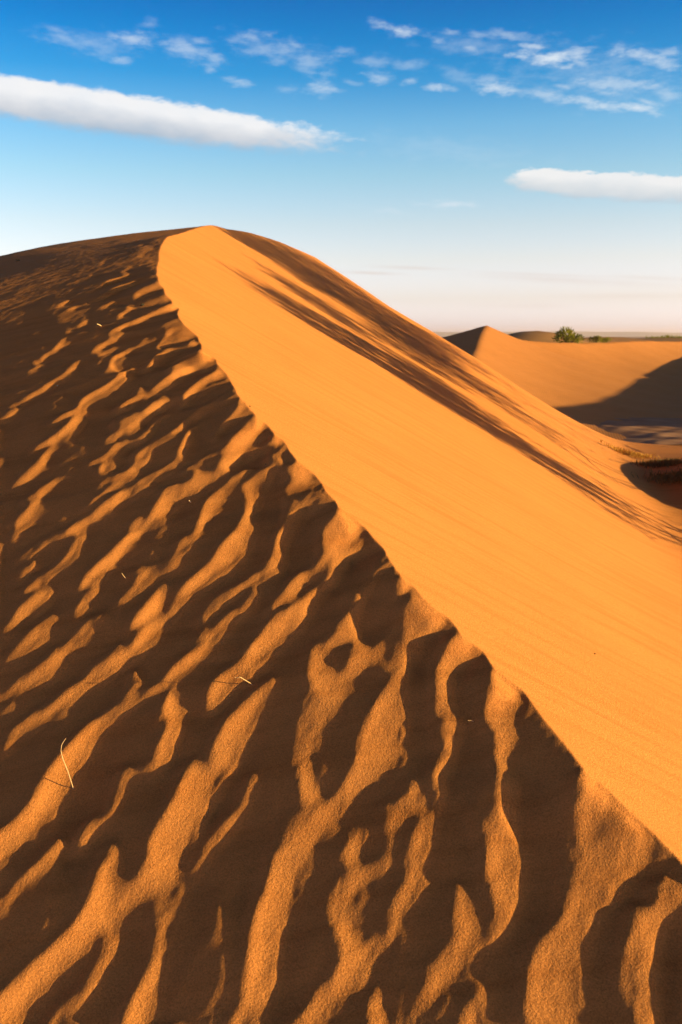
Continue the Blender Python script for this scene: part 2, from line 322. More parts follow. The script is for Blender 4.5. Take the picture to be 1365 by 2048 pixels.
def blur(a, s):
    n = int(3*s)+1; k = np.exp(-.5*(np.arange(-n, n+1)/s)**2); k /= k.sum()
    p = np.pad(a, n, mode='edge')
    p = np.apply_along_axis(lambda v: np.convolve(v, k, 'valid'), 1, p)
    return np.apply_along_axis(lambda v: np.convolve(v, k, 'valid'), 0, p)
mask_f, mask_s = blur(mask, 2.2), blur(mask, 4.6)
wv_ = sstep(800, 1350, np.arange(IH))[:, None]; mask = mask_f*(1-wv_)+mask_s*wv_

# ------------------------------------------------------------------ ripple relief: a height field whose flanks face the sun where the map is lit
# grid axes: s runs away from the sun, q across
s0_, s1_, q0_, q1_ = -1.7, 8.0, .7, 14.3
NS, NQ = 1250, 1536
DS, DQ = (s1_-s0_)/NS, (q1_-q0_)/NQ
Sg, Qg = np.meshgrid(s0_+np.arange(NS)*DS, q0_+np.arange(NQ)*DQ)      # rows q, columns s
Xg = -Sg*HX-Qg*HY; Yg = -Sg*HY+Qg*HX
ks = 2*np.pi*np.fft.rfftfreq(NS, DS)[None, :]; kq = 2*np.pi*np.fft.fftfreq(NQ, DQ)[:, None]
def fnoise(seed, ls, lq, ang=0.0):
    w = np.random.default_rng(seed).standard_normal((NQ, NS))
    c, s = math.cos(ang), math.sin(ang); ka = ks*c+kq*s; kb = -ks*s+kq*c
    f = np.fft.irfft2(np.fft.rfft2(w)*np.exp(-.5*((ka*ls)**2+(kb*lq)**2)), s=(NQ, NS))
    return f/f.std()
def gauss(a, s, sq=None):
    return np.fft.irfft2(np.fft.rfft2(a)*np.exp(-.5*((ks*s)**2+(kq*(sq or s))**2)), s=a.shape)
Yc = np.maximum(Yg, .3)
Wb = wind_base(Xg, Yc)
Sl = slip(Xg, Yc)
XCg = xc(Yc)
left = 1-sstep(.0, .05, Xg-XCg-.10)
Db = np.gradient(Wb, DS, axis=1)
n1 = fnoise(3, .5, .5); n2 = fnoise(4, .18, .18)
ph = 2*np.pi*(Xg*.9-Yg*.42+.10*n1+.035*n2)/.25
wild = sstep(.1, .8, np.sin(ph)+.55*n1+.25*n2)            # the same kind of ripples outside the photo's edges
wa = fnoise(11, .006, .02, .35); wb_ = fnoise(12, .006, .02, .35)
nfar = fnoise(41, .05, .22, -.5)
def lit_map(Z):
    u, v = proj(Xg, Yc, Z)
    k = .8*np.clip(3.0/Yc, .4, 1.6)
    ui = u+wa*k; vi = v+wb_*k
    x0 = np.clip(np.floor(ui-.5).astype(int), 0, IW-2); y0 = np.clip(np.floor(vi-.5).astype(int), 0, IH-2)
    fx = np.clip(ui-.5-x0, 0, 1); fy = np.clip(vi-.5-y0, 0, 1)
    m = (mask[y0, x0]*(1-fx)+mask[y0, x0+1]*fx)*(1-fy)+(mask[y0+1, x0]*(1-fx)+mask[y0+1, x0+1]*fx)*fy
    ins = sstep(-40, 5, u)*sstep(IW+40, IW-5, u)*sstep(IH+40, IH-5, v)
    m = np.maximum(m, sstep(4.3, 7, Yc)*np.clip((.195+.012*nfar), 0, .3))
    return m*ins+wild*(1-ins)
win_ = sstep(0, .5, Sg-s0_)*sstep(0, .4, s1_-Sg)*sstep(0, .4, Qg-q0_)*sstep(0, .4, q1_-Qg)
def bil(Fld, x, y):
    s = -(x*HX+y*HY); q = -x*HY+y*HX
    i = np.clip((s-s0_)/DS, 0, NS-1.001); j = np.clip((q-q0_)/DQ, 0, NQ-1.001)
    i0 = i.astype(int); j0 = j.astype(int); a = i-i0; b = j-j0
    v = (Fld[j0, i0]*(1-a)+Fld[j0, i0+1]*a)*(1-b)+(Fld[j0+1, i0]*(1-a)+Fld[j0+1, i0+1]*a)*b
    return v*sstep(-.2, .2, np.minimum(np.minimum(s-s0_, s1_-s), np.minimum(q-q0_, q1_-q)))
# pull the windward sheet to the traced brink line
seg = np.concatenate([[0], np.cumsum(np.hypot(np.diff(br_x), np.diff(br_y)))])
ns = 900; ss = np.linspace(0, seg[-1], ns)
bxs, bys = np.interp(ss, seg, br_x), np.interp(ss, seg, br_y)
bss, bqs = -(bxs*HX+bys*HY), -bxs*HY+bys*HX
def to_brink(R, wd=.10):
    bd = plane(bxs, bys)-wind_base(bxs, bys)-bil(R, bxs, bys)
    w_ = np.exp(-.5*(np.arange(-60, 61)*(ss[1]-ss[0])/.014)**2); bs = np.convolve(np.pad(bd, 60, mode='edge'), w_/w_.sum(), 'valid')
    near = np.full(R.shape, 1e9); val = np.zeros_like(R)
    for i in range(0, ns, 2):
        rr = .45+.03*bys[i]
        i0, i1 = np.clip(((np.array([bss[i]-rr, bss[i]+rr])-s0_)/DS).astype(int), 0, NS)
        j0, j1 = np.clip(((np.array([bqs[i]-rr, bqs[i]+rr])-q0_)/DQ).astype(int), 0, NQ)
        if i1 <= i0 or j1 <= j0: continue
        d = np.hypot(Sg[j0:j1, i0:i1]-bss[i], Qg[j0:j1, i0:i1]-bqs[i]); sub = near[j0:j1, i0:i1]; vs = val[j0:j1, i0:i1]
        k = d < sub; sub[k] = d[k]; vs[k] = bs[i]
    val = gauss(val, .012)
    return val*np.exp(-(near/(wd+.016*Yc))**2), bd
R = np.zeros_like(Wb)
kc = 2*np.pi/KCL
def solve(t):
    return np.clip(np.fft.irfft2(-1j*ks*np.fft.rfft2(t*win_)/(ks**2+.05*kq**2+kc**2), s=Wb.shape), -.10, .10)
vd = VDEP*np.clip(1+.45*fnoise(31, .05, .14, -.4), .3, 2)          # depth of the troughs
V = 0; WB0 = 0*R
Dl = gauss(Db, .2)
for it in range(5+20):
    if it < 5 or it % 4 == 0:
        m = np.where(left > .5, lit_map(Wb+R), .15)
        lit = np.clip((m-.15)/.75, 0, 1); drk = np.clip((.15-m)/.15, 0, 1)
        V = vd*gauss(np.clip(2.2*gauss(drk, .010)-1.1, 0, 1)*np.clip(gauss(drk, .03)*1.3, 0, 1), .006)
        gd = gauss(drk, .025); k3 = int(.035/DS)
        lit = lit*np.clip(1+.55*(np.roll(gd, -k3, axis=1)-np.roll(gd, k3, axis=1)), .5, 1.5)   # steepest just under each crest
    if it < 5:                    # first guess: flank slopes from the map alone
        f = np.clip(gauss(lit, .2), .05, 1)
        A = np.clip((TE+Dl)/f, .15, .55)
        t = -TE+lit*A-Db
    else:                         # then settle the relief until what the sun reaches agrees with the map
        G = np.minimum(Wb+R, Sl)+TE*Sg
        D = np.maximum.accumulate(G, axis=1)-G
        lt = sstep(.35, .6, m)*(left > .5); dk = (1-sstep(.05, .14, m))*(left > .5)
        dt = .06*lt*sstep(2e-4, .004, D)-.05*dk*(1-sstep(2e-4, 1e-3, D))
        t = np.clip(t+gauss(dt, .006, .010), -TE-Db-.2, -TE-Db+.65)
    R = solve(t)-V
    if it in (4, 9):              # pull the sheet to the traced brink, then go on settling around it
        CORR, bd0 = to_brink(R+WB0); WB0 = WB0+CORR; Wb = Wb+CORR; Db = np.gradient(Wb, DS, axis=1)
R = R+WB0; Wb = Wb-WB0
CORR, bd1 = to_brink(R, .03); R = R+CORR
Z = Wb+R; G = np.minimum(Z, Sl)+TE*Sg; D = np.maximum.accumulate(G, axis=1)-G
R = gauss(R, .0085, .007)
R += left*(fnoise(21, .008, .014, .5)*(.00036)*(1+.9*sstep(.15, .3, m)*(1-sstep(.5, .8, m)))+fnoise(22, .03, .06, .5)*.0006)
RC = R
def swell(x, y):      # very soft streaks of the slip face, running down the slope
    s = .5*np.sin(y*9+1.3*np.sin(x*.9)+.6*np.sin(y*2.3))+.5*np.sin(y*23+2*np.sin(x*.7+1))
    return .0022*s
def dune(x, y):
    w = wind_base(x, y)+bil(RC, x, y)
    s = slip(x, y)+swell(x, y)*sstep(0, .5, x-xc(y))
    z = np.minimum(w, s)
    return z-drop(x, y)

def march(u, v, fn=None, y0=1.0, y1=26.0, n=900):
    """first hit of the pixel rays with the dune"""
    fn = fn or dune
    r, e = ray(u, v); ys = np.exp(np.linspace(math.log(y0), math.log(y1), n))
    best = np.full(r.shape, np.nan); done = np.zeros(r.shape, bool); prev = np.full(r.shape, -1.)
    py = y0
    for yy in ys:
        g = fn(r*yy, np.full(r.shape, yy))-e*yy
        hit = (~done) & (g > 0)
        tt = np.where(g != prev, (0-prev)/(g-prev+1e-12), 0)
        best = np.where(hit, py+(yy-py)*np.clip(tt, 0, 1), best); done |= hit; prev = g; py = yy
    return r*best, best, e*best
# ================================================================== scene helpers
sc = bpy.context.scene
COL = sc.collection
def link(o): COL.objects.link(o); return o
def tag(o, label=None, cat=None, group=None, kind=None):
    for k, v in (('label', label), ('category', cat), ('group', group), ('kind', kind)):
        if v: o[k] = v
    return o
def empty(name, loc):
    o = bpy.data.objects.new(name, None); o.location = loc; o.empty_display_size = .1
    return link(o)
def mesh_np(name, V, Q, mat, parent=None, smooth=True):
    """V (n,3), Q (m,4) or (m,3) -> one mesh object"""
    me = bpy.data.meshes.new(name); V = np.asarray(V, np.float32); Q = np.asarray(Q, np.int32)
    n, k = Q.shape
    me.vertices.add(len(V)); me.vertices.foreach_set('co', V.ravel())
    me.loops.add(n*k); me.loops.foreach_set('vertex_index', Q.ravel())
    me.polygons.add(n); me.polygons.foreach_set('loop_start', np.arange(0, n*k, k, dtype=np.int32))
    me.polygons.foreach_set('loop_total', np.full(n, k, np.int32))
    me.polygons.foreach_set('use_smooth', np.full(n, smooth))
    me.update(calc_edges=True)
    if mat: me.materials.append(mat)
    o = bpy.data.objects.new(name, me); link(o)
    if parent:
        o.parent = parent; o.location = -np.array(parent.location)
    return o
def grid(X, Y, Z):
    h, w = X.shape; i = np.arange(h*w).reshape(h, w)
    Q = np.stack([i[:-1, :-1], i[:-1, 1:], i[1:, 1:], i[1:, :-1]], -1).reshape(-1, 4)
    return np.stack([X, Y, Z], -1).reshape(-1, 3), Q
class MB:
    def __init__(s): s.v = []; s.f = []; s.n = 0
    def add(s, V, Q): s.v.append(np.asarray(V, float)); s.f.append(np.asarray(Q)+s.n); s.n += len(V)
    def tube(s, P, R, k=6):
        P = np.asarray(P, float); n = len(P); R = np.broadcast_to(np.asarray(R, float), (n,))
        T = np.gradient(P, axis=0); T /= np.linalg.norm(T, axis=1)[:, None]+1e-12
        a = np.array([.31, .17, .93]); a = a if abs(T[0]@a) < .9 else np.array([1., 0, 0])
        U = np.cross(T, a); U /= np.linalg.norm(U, axis=1)[:, None]; W = np.cross(T, U)
        ang = np.linspace(0, 2*np.pi, k, endpoint=False)
        V = (P[:, None]+R[:, None, None]*(np.cos(ang)[None, :, None]*U[:, None]+np.sin(ang)[None, :, None]*W[:, None])).reshape(-1, 3)
        Q = [[i*k+j, i*k+(j+1) % k, (i+1)*k+(j+1) % k, (i+1)*k+j] for i in range(n-1) for j in range(k)]
        V = np.vstack([V, P[:1], P[-1:]]); m = n*k
        Q += [[m, (j+1) % k, j, m] if False else [m, (j+1) % k, j, j] for j in range(0)]
        s.add(V[:m], Q)
    def leaves(s, P, D, L, Wd):
        """thin leaf blades: base points P, directions D, lengths L, widths Wd"""
        n = len(P); D = D/np.linalg.norm(D, axis=1)[:, None]
        B = np.cross(D, rng.standard_normal((n, 3))); B /= np.linalg.norm(B, axis=1)[:, None]
        L = np.asarray(L)[:, None]; Wd = np.asarray(Wd)[:, None]
        V = np.stack([P-B*Wd*.3, P+B*Wd*.3, P+D*L*.55+B*Wd*.5, P+D*L, P+D*L*.55-B*Wd*.5], 1)
        i = np.arange(n)[:, None]*5
        s.add(V.reshape(-1, 3), np.vstack([i+np.array([[0, 1, 2, 4]]), i+np.array([[4, 2, 3, 3]])][:1]))
        s.add(V.reshape(-1, 3), i+np.array([[4, 2, 3, 4]])) if False else None
        s.tri = getattr(s, 'tri', []); s.tri.append((V[:, [4, 2, 3]].reshape(-1, 3)))
    def build(s, name, mat, parent=None, smooth=True):
        V = np.vstack(s.v); Q = np.vstack(s.f)
        for t in getattr(s, 'tri', []):           # leaf tips: quads with a very short fourth side
            a = t.reshape(-1, 3, 3); q = np.stack([a[:, 0], a[:, 1], a[:, 2]+(a[:, 1]-a[:, 0])*.08, a[:, 2]-(a[:, 1]-a[:, 0])*.08], 1)
            Q = np.vstack([Q, np.arange(len(q)*4).reshape(-1, 4)+len(V)]); V = np.vstack([V, q.reshape(-1, 3)])
        return mesh_np(name, V, Q, mat, parent, smooth)

# ------------------------------------------------------------------ materials
def mat_new(name):
    m = bpy.data.materials.new(name); m.use_nodes = True; nt = m.node_tree; nt.nodes.clear()
    out = nt.nodes.new('ShaderNodeOutputMaterial'); b = nt.nodes.new('ShaderNodeBsdfPrincipled')
    b.inputs['Roughness'].default_value = .95; b.inputs['Specular IOR Level'].default_value = .1
    nt.links.new(b.outputs[0], out.inputs[0]); return m, nt, b
def ramp(nt, fac, stops):
    r = nt.nodes.new('ShaderNodeValToRGB'); e = r.color_ramp.elements
    while len(e) < len(stops): e.new(.5)
    for k, (p, c) in enumerate(stops): e[k].position = p; e[k].color = (*c, 1)
    nt.links.new(fac, r.inputs[0]); return r.outputs[0]
def noise(nt, vec, scale, detail=2, rough=.5):
    n = nt.nodes.new('ShaderNodeTexNoise'); n.inputs['Scale'].default_value = scale
    n.inputs['Detail'].default_value = detail; n.inputs['Roughness'].default_value = rough
    nt.links.new(vec, n.inputs['Vector']); return n.outputs['Fac']
def mapping(nt, vec, scale, rot=(0, 0, 0)):
    m = nt.nodes.new('ShaderNodeMapping'); m.inputs['Scale'].default_value = scale; m.inputs['Rotation'].default_value = rot
    nt.links.new(vec, m.inputs['Vector']); return m.outputs[0]
def mix(nt, fac, a, b, mode='MIX'):
    n = nt.nodes.new('ShaderNodeMix'); n.data_type = 'RGBA'; n.blend_type = mode
    for s, v in ((n.inputs[0], fac), (n.inputs[6], a), (n.inputs[7], b)):
        if isinstance(v, (int, float)): s.default_value = v
        elif isinstance(v, tuple): s.default_value = (*v, 1)
        else: nt.links.new(v, s)
    return n.outputs[2]
def sand(name, c, grain=True, streak=True, ripples=0):
    m, nt, b = mat_new(name)
    g = nt.nodes.new('ShaderNodeNewGeometry').outputs['Position']
    dark = tuple(x*k for x, k in zip(c, (.80, .74, .66))); light = tuple(x*k for x, k in zip(c, (1.08, 1.1, 1.14)))
    col = ramp(nt, noise(nt, g, 1.7, 4), [(.3, tuple(x*.95 for x in c)), (.7, tuple(x*1.04 for x in c))])
    if streak:
        st = noise(nt, mapping(nt, g, (.7, 11, .7), (0, 0, .12)), 1.5, 6, .68)
        f = ramp(nt, st, [(.48, (0, 0, 0)), (.72, (.85, .85, .85))])
        col = mix(nt, f, col, dark)
    bump = None
    if grain:
        gr = noise(nt, g, 210, 3, .65)
        f2 = ramp(nt, gr, [(.30, (.62, .58, .52)), (.5, (1, 1, 1)), (.72, (1.34, 1.36, 1.36))])
        col = mix(nt, .7, col, f2, 'MULTIPLY')
        bump = nt.nodes.new('ShaderNodeBump'); bump.inputs['Strength'].default_value = .8; bump.inputs['Distance'].default_value = .0022
        add = nt.nodes.new('ShaderNodeMath'); add.operation = 'ADD'
        nt.links.new(gr, add.inputs[0]); nt.links.new(noise(nt, g, 95, 3, .6), add.inputs[1])
        nt.links.new(add.outputs[0], bump.inputs['Height']); nt.links.new(bump.outputs[0], b.inputs['Normal'])
    if ripples:
        w = nt.nodes.new('ShaderNodeTexWave'); w.inputs['Scale'].default_value = ripples; w.inputs['Distortion'].default_value = 3
        w.inputs['Detail'].default_value = 2; w.inputs['Detail Scale'].default_value = .6
        nt.links.new(mapping(nt, g, (1, .45, 1), (0, 0, .5)), w.inputs['Vector'])
        bump = nt.nodes.new('ShaderNodeBump'); bump.inputs['Strength'].default_value = .25; bump.inputs['Distance'].default_value = .012
        nt.links.new(w.outputs['Fac'], bump.inputs['Height']); nt.links.new(bump.outputs[0], b.inputs['Normal'])
    nt.links.new(col, b.inputs['Base Color'])
    return m
SANDC = (.64, .212, .066)
M_SAND = sand('sand', SANDC)
M_SAND_FAR = sand('sand_far', (.58, .195, .062), False, False, 3.2)
def plain(name, c1, c2, scale, transl=0):
    m, nt, b = mat_new(name)
    g = nt.nodes.new('ShaderNodeNewGeometry').outputs['Position']
    nt.links.new(ramp(nt, noise(nt, g, scale, 4), [(.3, c1), (.7, c2)]), b.inputs['Base Color'])
    if transl:
        t = nt.nodes.new('ShaderNodeBsdfTranslucent'); t.inputs[0].default_value = (*c2, 1)
        mx = nt.nodes.new('ShaderNodeMixShader'); mx.inputs[0].default_value = transl
        out = nt.nodes['Material Output']
        nt.links.new(b.outputs[0], mx.inputs[1]); nt.links.new(t.outputs[0], mx.inputs[2]); nt.links.new(mx.outputs[0], out.inputs[0])
    return m
M_DESERT = plain('desert_floor', (.36, .15, .07), (.48, .21, .09), .12)
M_CLAY = plain('cracked_clay', (.38, .15, .09), (.50, .22, .14), .7)
M_HILL = plain('rocky_plateau', (.26, .19, .15), (.36, .26, .20), .01)
M_LEAF = plain('tamarisk_leaf', (.05, .085, .015), (.13, .15, .03), 2.5, .3)
M_LEAF2 = plain('shrub_leaf', (.13, .13, .015), (.32, .25, .03), .9, .35)
M_BARK = plain('bark', (.10, .06, .035), (.18, .12, .07), 8)
M_STRAW = plain('dry_straw', (.66, .36, .21), (.80, .46, .28), 60)
M_GRASS = plain('dry_grass', (.50, .21, .05), (.66, .33, .08), 6, .1)
M_GRASS_SHADED = plain('shaded_grass', (.16, .09, .04), (.34, .20, .08), 3)  # dry grass again, with the mound's shade put into its colour
M_TWIG = plain('dark_twig', (.07, .04, .025), (.12, .07, .04), 40)
M_STONE = plain('pebble', (.30, .22, .15), (.5, .4, .25), 60)
M_DKSTONE = plain('dark_pebble', (.03, .02, .015), (.06, .04, .03), 60)

# ------------------------------------------------------------------ the big dune
NR = 1000; NY_ = 1500
rc = np.concatenate([-np.exp(np.linspace(math.log(2.2), math.log(.46), 110))[:-1], np.linspace(-.46, .46, NR), np.exp(np.linspace(math.log(.46), math.log(2.2), 110))[1:]])
ry = np.exp(np.linspace(math.log(.75), math.log(36), NY_))
Rr, Yy = np.meshgrid(rc, ry); Xx = Rr*Yy
Zz = np.empty_like(Xx)
for k in range(0, NY_, 200): Zz[k:k+200] = dune(Xx[k:k+200], Yy[k:k+200])
V1, Q1 = grid(Xx, Yy, Zz)
# ground behind the camera and to both sides, coarser, tucked 2 cm under the fan
xs = np.linspace(-16, 16, 160); ysb = np.linspace(-8, 1.0, 60)
Xb, Yb = np.meshgrid(xs, ysb); Zb = dune(Xb, Yb)-.02-.4*sstep(.55, .8, Yb)*(np.abs(Xb) < 2.2*Yb)
V2, Q2 = grid(Xb, Yb, Zb)
tag(mesh_np('sand_dune', np.vstack([V1, V2]), np.vstack([Q1, Q2+len(V1)]), M_SAND), kind='structure')

# ------------------------------------------------------------------ the dune beyond, its bowl and the ridge that shades it
def poly_field(pts, X, Y):
    """signed distance (positive to the right-hand side), interpolated crest height and arc position"""
    best = np.full(X.shape, 1e9); sg = np.zeros_like(X); zt = np.zeros_like(X)
    for (a, b) in zip(pts[:-1], pts[1:]):
        d = b[:2]-a[:2]; L2 = d@d
        t = np.clip(((X-a[0])*d[0]+(Y-a[1])*d[1])/L2, 0, 1)
        qx, qy = a[0]+t*d[0], a[1]+t*d[1]; dd = np.hypot(X-qx, Y-qy)
        cr = (X-a[0])*d[1]-(Y-a[1])*d[0]
        m = dd < best; best = np.where(m, dd, best); sg = np.where(m, np.sign(cr), sg); zt = np.where(m, a[2]+t*(b[2]-a[2]), zt)
    return best*sg, zt
c2 = [(905, 800, 38), (926, 752, 46), (945, 718, 53), (955, 696, 59), (963, 671, 65), (973, 651, 71), (987, 657, 73.5), (1005, 667, 75.5), (1024, 675, 77.5), (1060, 681, 78.7), (1100, 684, 80.5), (1160, 686, 84.5), (1240, 683, 91), (1300, 681, 98), (1365, 683, 106), (1500, 684, 118), (1700, 690, 138)]
def crest(lst):
    a = np.array(lst, float); r, e = ray(a[:, 0], a[:, 1]); return np.stack([r*a[:, 2], a[:, 2], e*a[:, 2]], 1)
P2 = crest(c2)
def dune2(x, y):
    s, zt = poly_field(P2, x, y)
    h = np.maximum(zt-G0, 0)
    d = np.maximum(s, 0); Lr = 5.2*h
    f = np.clip(1-d/np.maximum(Lr, .1), 0, 1)**2.3
    right = G0+h*f
    left = zt-.26*np.maximum(-s, 0)
    return np.maximum(np.where(s > 0, right, left), G0-.3)
bb = [(1420, 690), (1365, 712), (1330, 725), (1300, 741), (1250, 772), (1215, 790), (1180, 803), (1140, 810), (1100, 813), (1040, 815)]
a = np.array(bb, float); tt_ = np.linspace(0, len(bb)-1, 55); a = np.stack([np.interp(tt_, np.arange(len(bb)), a[:, 0]), np.interp(tt_, np.arange(len(bb)), a[:, 1])], 1); sx, sy, sz = march(a[:, 0], a[:, 1], dune2, 30, 130, 900)
XR = 46.0
Lc = (XR-sx)/HX
P3 = np.stack([np.full_like(sx, XR), sy+Lc*HY, sz+Lc*TE], 1)
P3 = P3[np.argsort(P3[:, 1])]
P3 = np.vstack([[XR+2, P3[0, 1]-14, -4.2], [XR, P3[0, 1]-3, P3[0, 2]-1.2], P3, [XR+3, P3[-1, 1]+14, P3[-1, 2]-.4], [XR+9, P3[-1, 1]+45, -4.2]])
def dune3(x, y):
    s, zt = poly_field(P3, x, y)
    return np.maximum(zt-np.where(s < 0, .5, .2)*np.abs(s), G0-.3)
X, Y = np.meshgrid(np.linspace(-14, 78, 330), np.exp(np.linspace(math.log(33), math.log(165), 330)))
Z = np.maximum(dune2(X, Y), dune3(X, Y))
Z += .03*np.sin(X*.9+Y*.4)*np.sin(Y*.55)
V, Q = grid(X, Y, Z)
tag(mesh_np('far_dune', V, Q, M_SAND_FAR), kind='structure')

# ------------------------------------------------------------------ desert plain, low ridges, plateau on the horizon
rad = np.concatenate([np.linspace(0, 30, 12), np.exp(np.linspace(math.log(34), math.log(9500), 150))])
ang = np.linspace(0, 2*np.pi, 361)
Rg, Ag = np.meshgrid(rad, ang); X = Rg*np.sin(Ag); Y = Rg*np.cos(Ag)
Z = G0-.12+np.clip(Rg/400, 0, 1)*(1.0*np.sin(X*.011+1)*np.sin(Y*.008)+.8*np.sin(X*.004-.6)*np.cos(Y*.0031))
for (x, y, wx, wy, h) in ((31, 150, 12, 9, 4.6), (46, 165, 20, 9, 3.7), (78, 215, 30, 14, 3.4), (20, 240, 25, 16, 3.6), (100, 330, 50, 20, 3.2)):
    Z += h*np.exp(-((X-x)/wx)**2-((Y-y)/wy)**2)
V, Q = grid(X, Y, Z)
tag(mesh_np('desert_ground', V, Q, M_DESERT), kind='structure')
X, Y = np.meshgrid(np.linspace(-9000, 9000, 400), np.linspace(6600, 9000, 24))
hh = 33+5*np.sin(X*.0011+.4)+3*np.sin(X*.0043)+2*np.sin(X*.011+2)
Z = G0-2+hh*sstep(6600, 6950, Y+60*np.sin(X*.006))
V, Q = grid(X, Y, Z)
tag(mesh_np('plateau_hills', V, Q, M_HILL), kind='structure')
# pale clay flat between the dunes
e_t = np.array([-.0885, -.118])
X, Y = np.meshgrid(np.linspace(10.2, 24, 120), np.linspace(33, 45.5, 90))
lump = .03*np.sin(X*1.9+.8*np.sin(Y*1.3))*np.sin(Y*2.3+X*.7)+.02*np.sin(X*4.1+1)*np.sin(Y*3.7)
edge = np.minimum(np.minimum((X-10.2-.6*np.sin(Y*.9))/2, 1), np.minimum((45.2+.5*np.sin(X)-Y)/1.4, 1))
V, Q = grid(X, Y, G0-.06+np.clip(edge, -1, 1)*.17+lump*np.clip(edge, 0, 1))
tag(mesh_np('clay_flat', V, Q, M_CLAY), kind='structure')

# ------------------------------------------------------------------ shrubs on the horizon
def shrub(u, v, hpx, wpx, dist, label, n, group=None, lf=.10, cat='shrub', name='desert_shrub', lobes=None):
    r, e = ray(u, v); k = dist/F; h = hpx*k; w = wpx*k
    base = np.array([r*dist, dist, e*dist])
    root = empty(name, base); tag(root, label, cat, group)
    if lobes is None:
        lobes = [(rng.uniform(-.32, .32), rng.uniform(-.3, .3), rng.uniform(.35, .68), rng.uniform(.2, .34)) for _ in range(7)]
    mb = MB(); tr = MB()
    for (lx0, ly0, lz0, lr) in lobes:
        c = base+np.array([lx0*w, ly0*w, lz0*h]); m = int(n*lr*lr*4/len(lobes)*3)
        d = rng.standard_normal((m, 3)); d /= np.linalg.norm(d, axis=1)[:, None]
        rr = rng.uniform(.35, 1.12, m)**.7
        P = c+d*rr[:, None]*np.array([lr*w, lr*w, lr*h*.95])
        mb.leaves(P, d+rng.standard_normal((m, 3))*.5+np.array([0, 0, .4]), rng.uniform(.6, 1.5, m)*lf*h, rng.uniform(.5, 1, m)*lf*h*.6)
        mid = (base+c)/2+rng.standard_normal(3)*.05*h
        tr.tube(np.array([base-np.array([0, 0, .35*h]), mid, c]), np.array([.03, .02, .008])*h)
    mb.build('crown', M_LEAF2, root, False); tr.build('trunk', M_BARK, root)
    return root
shrub(1136, 688, 32, 54, 94, 'dark green bush with a ragged top on the crest of the far dune', 1500, lf=.13,
      lobes=[(-.2, 0, .35, .3), (-.08, .1, .62, .28), (-.12, -.1, .80, .2), (.1, 0, .45, .25), (.3, 0, .42, .18), (.38, .05, .3, .2), (.12, -.1, .2, .25), (-.3, 0, .6, .16)], name='green_bush', cat='bush')
shrub(1192, 687, 15, 26, 150, 'small olive shrub just right of the big green bush', 700, lf=.2)
shrub(1213, 687, 12, 22, 152, 'low yellowish shrub second to the right of the green bush', 520, lf=.2)
shrub(1254, 686, 9, 26, 180, 'flat dark scrub behind the middle of the bowl rim', 420, lf=.25)
shrub(1312, 684, 11, 40, 230, 'wide low scrub behind the rim near the right edge', 620, lf=.22)
shrub(1334, 685, 16, 22, 235, 'taller lone shrub against the plateau near the right edge', 300, lf=.2)
shrub(1360, 684, 12, 30, 240, 'low shrub cut by the right edge of the photo', 480, lf=.22)

# ------------------------------------------------------------------ tamarisks beyond the right edge; their shadows streak the slip face
A0 = 3.35
HV = np.array([HX, HY, 0]); PV = np.array([-HY, HX, 0])
def to_tree(u, v, jit=0.0):
    x, y, z = march(np.asarray(u, float), np.asarray(v, float), slip_s, 2.5, 24, 500)
    a = x*HX+y*HY; q = x*PV[0]+y*PV[1]
    al = A0+np.clip(jit, -.4, .7)
    return HV[None]*np.asarray(al)[..., None]*np.ones_like(a)[:, None]+PV[None]*q[:, None]+np.array([0, 0, 1.])*(z+(al-a)*TE)[:, None]
def slip_s(x, y): return smax(plane(x, y), TOE-2.4*sstep(10, 22, x), .16)-drop(x, y)
TREES = {1: [], 2: [], 3: []}
# strokes: tree, window, half width px, taper, outline
STROKES = """
1 16 10 6 560 770 680 830 800 885 920 950 1050 1035 1200 1118 1365 1205
1 16 7 4 800 920 900 1000 1000 1040 1100 1100 1250 1180 1365 1265
1 16 4 2 640 830 760 930 860 1010 960 1080 1050 1140
1 16 3 2 860 960 1000 1100 1120 1180 1210 1250
1 16 4 2 740 860 860 960 950 1040 1060 1110 1130 1175
1 16 4 3 430 720 560 800 680 890 760 950
1 17 4 3 390 240 500 310 560 345 640 420 720 490
1 16 3 2 200 540 330 640 470 740 600 830 700 900
1 16 3 2 330 560 450 650 600 740 740 830 860 900 1000 990 1150 1070 1330 1160
1 16 3 2 1000 1010 1080 1080 1150 1150 1200 1210
1 16 2.5 1.5 790 900 850 980 900 1040 980 1100 1040 1130
1 17 3 2 700 440 850 540 1000 640 1120 720 1200 790
1 17 5 3 450 190 600 300 700 370 800 440 900 500
2 16 8 5 420 500 560 600 700 700 800 760 900 860 1000 930 1080 970
2 16 6 4 500 540 640 630 780 720 900 790 1000 840 1090 860
2 16 4 3 330 470 480 590 640 690 800 810 920 890
2 17 6 4 600 280 720 350 860 430 1000 530 1140 620
2 17 5 3 480 150 620 250 760 350 880 430
3 16 8 5 0 150 100 200 220 300 320 380 440 450 560 540 680 600 800 650 900 690 1000 730 1080 760 1140 790
3 16 7 5 300 330 450 440 600 560 740 640 860 720 960 760 1100 830
3 16 3 2 200 250 330 350 450 430 560 510 700 590
2 16 3 2 250 420 400 540 560 650 700 740 860 850 980 930
2 16 3 2 440 480 600 570 740 660 880 740 1000 800
3 17 4 2 600 130 760 230 900 320 1040 420 1200 520 1360 600
3 17 3 2 520 120 680 200 820 300 960 390 1100 480
3 16 4 3 600 590 760 680 880 760 1000 820 1090 850
3 17 6 4 440 90 600 150 760 250 900 340 1060 450 1200 560 1340 650
"""
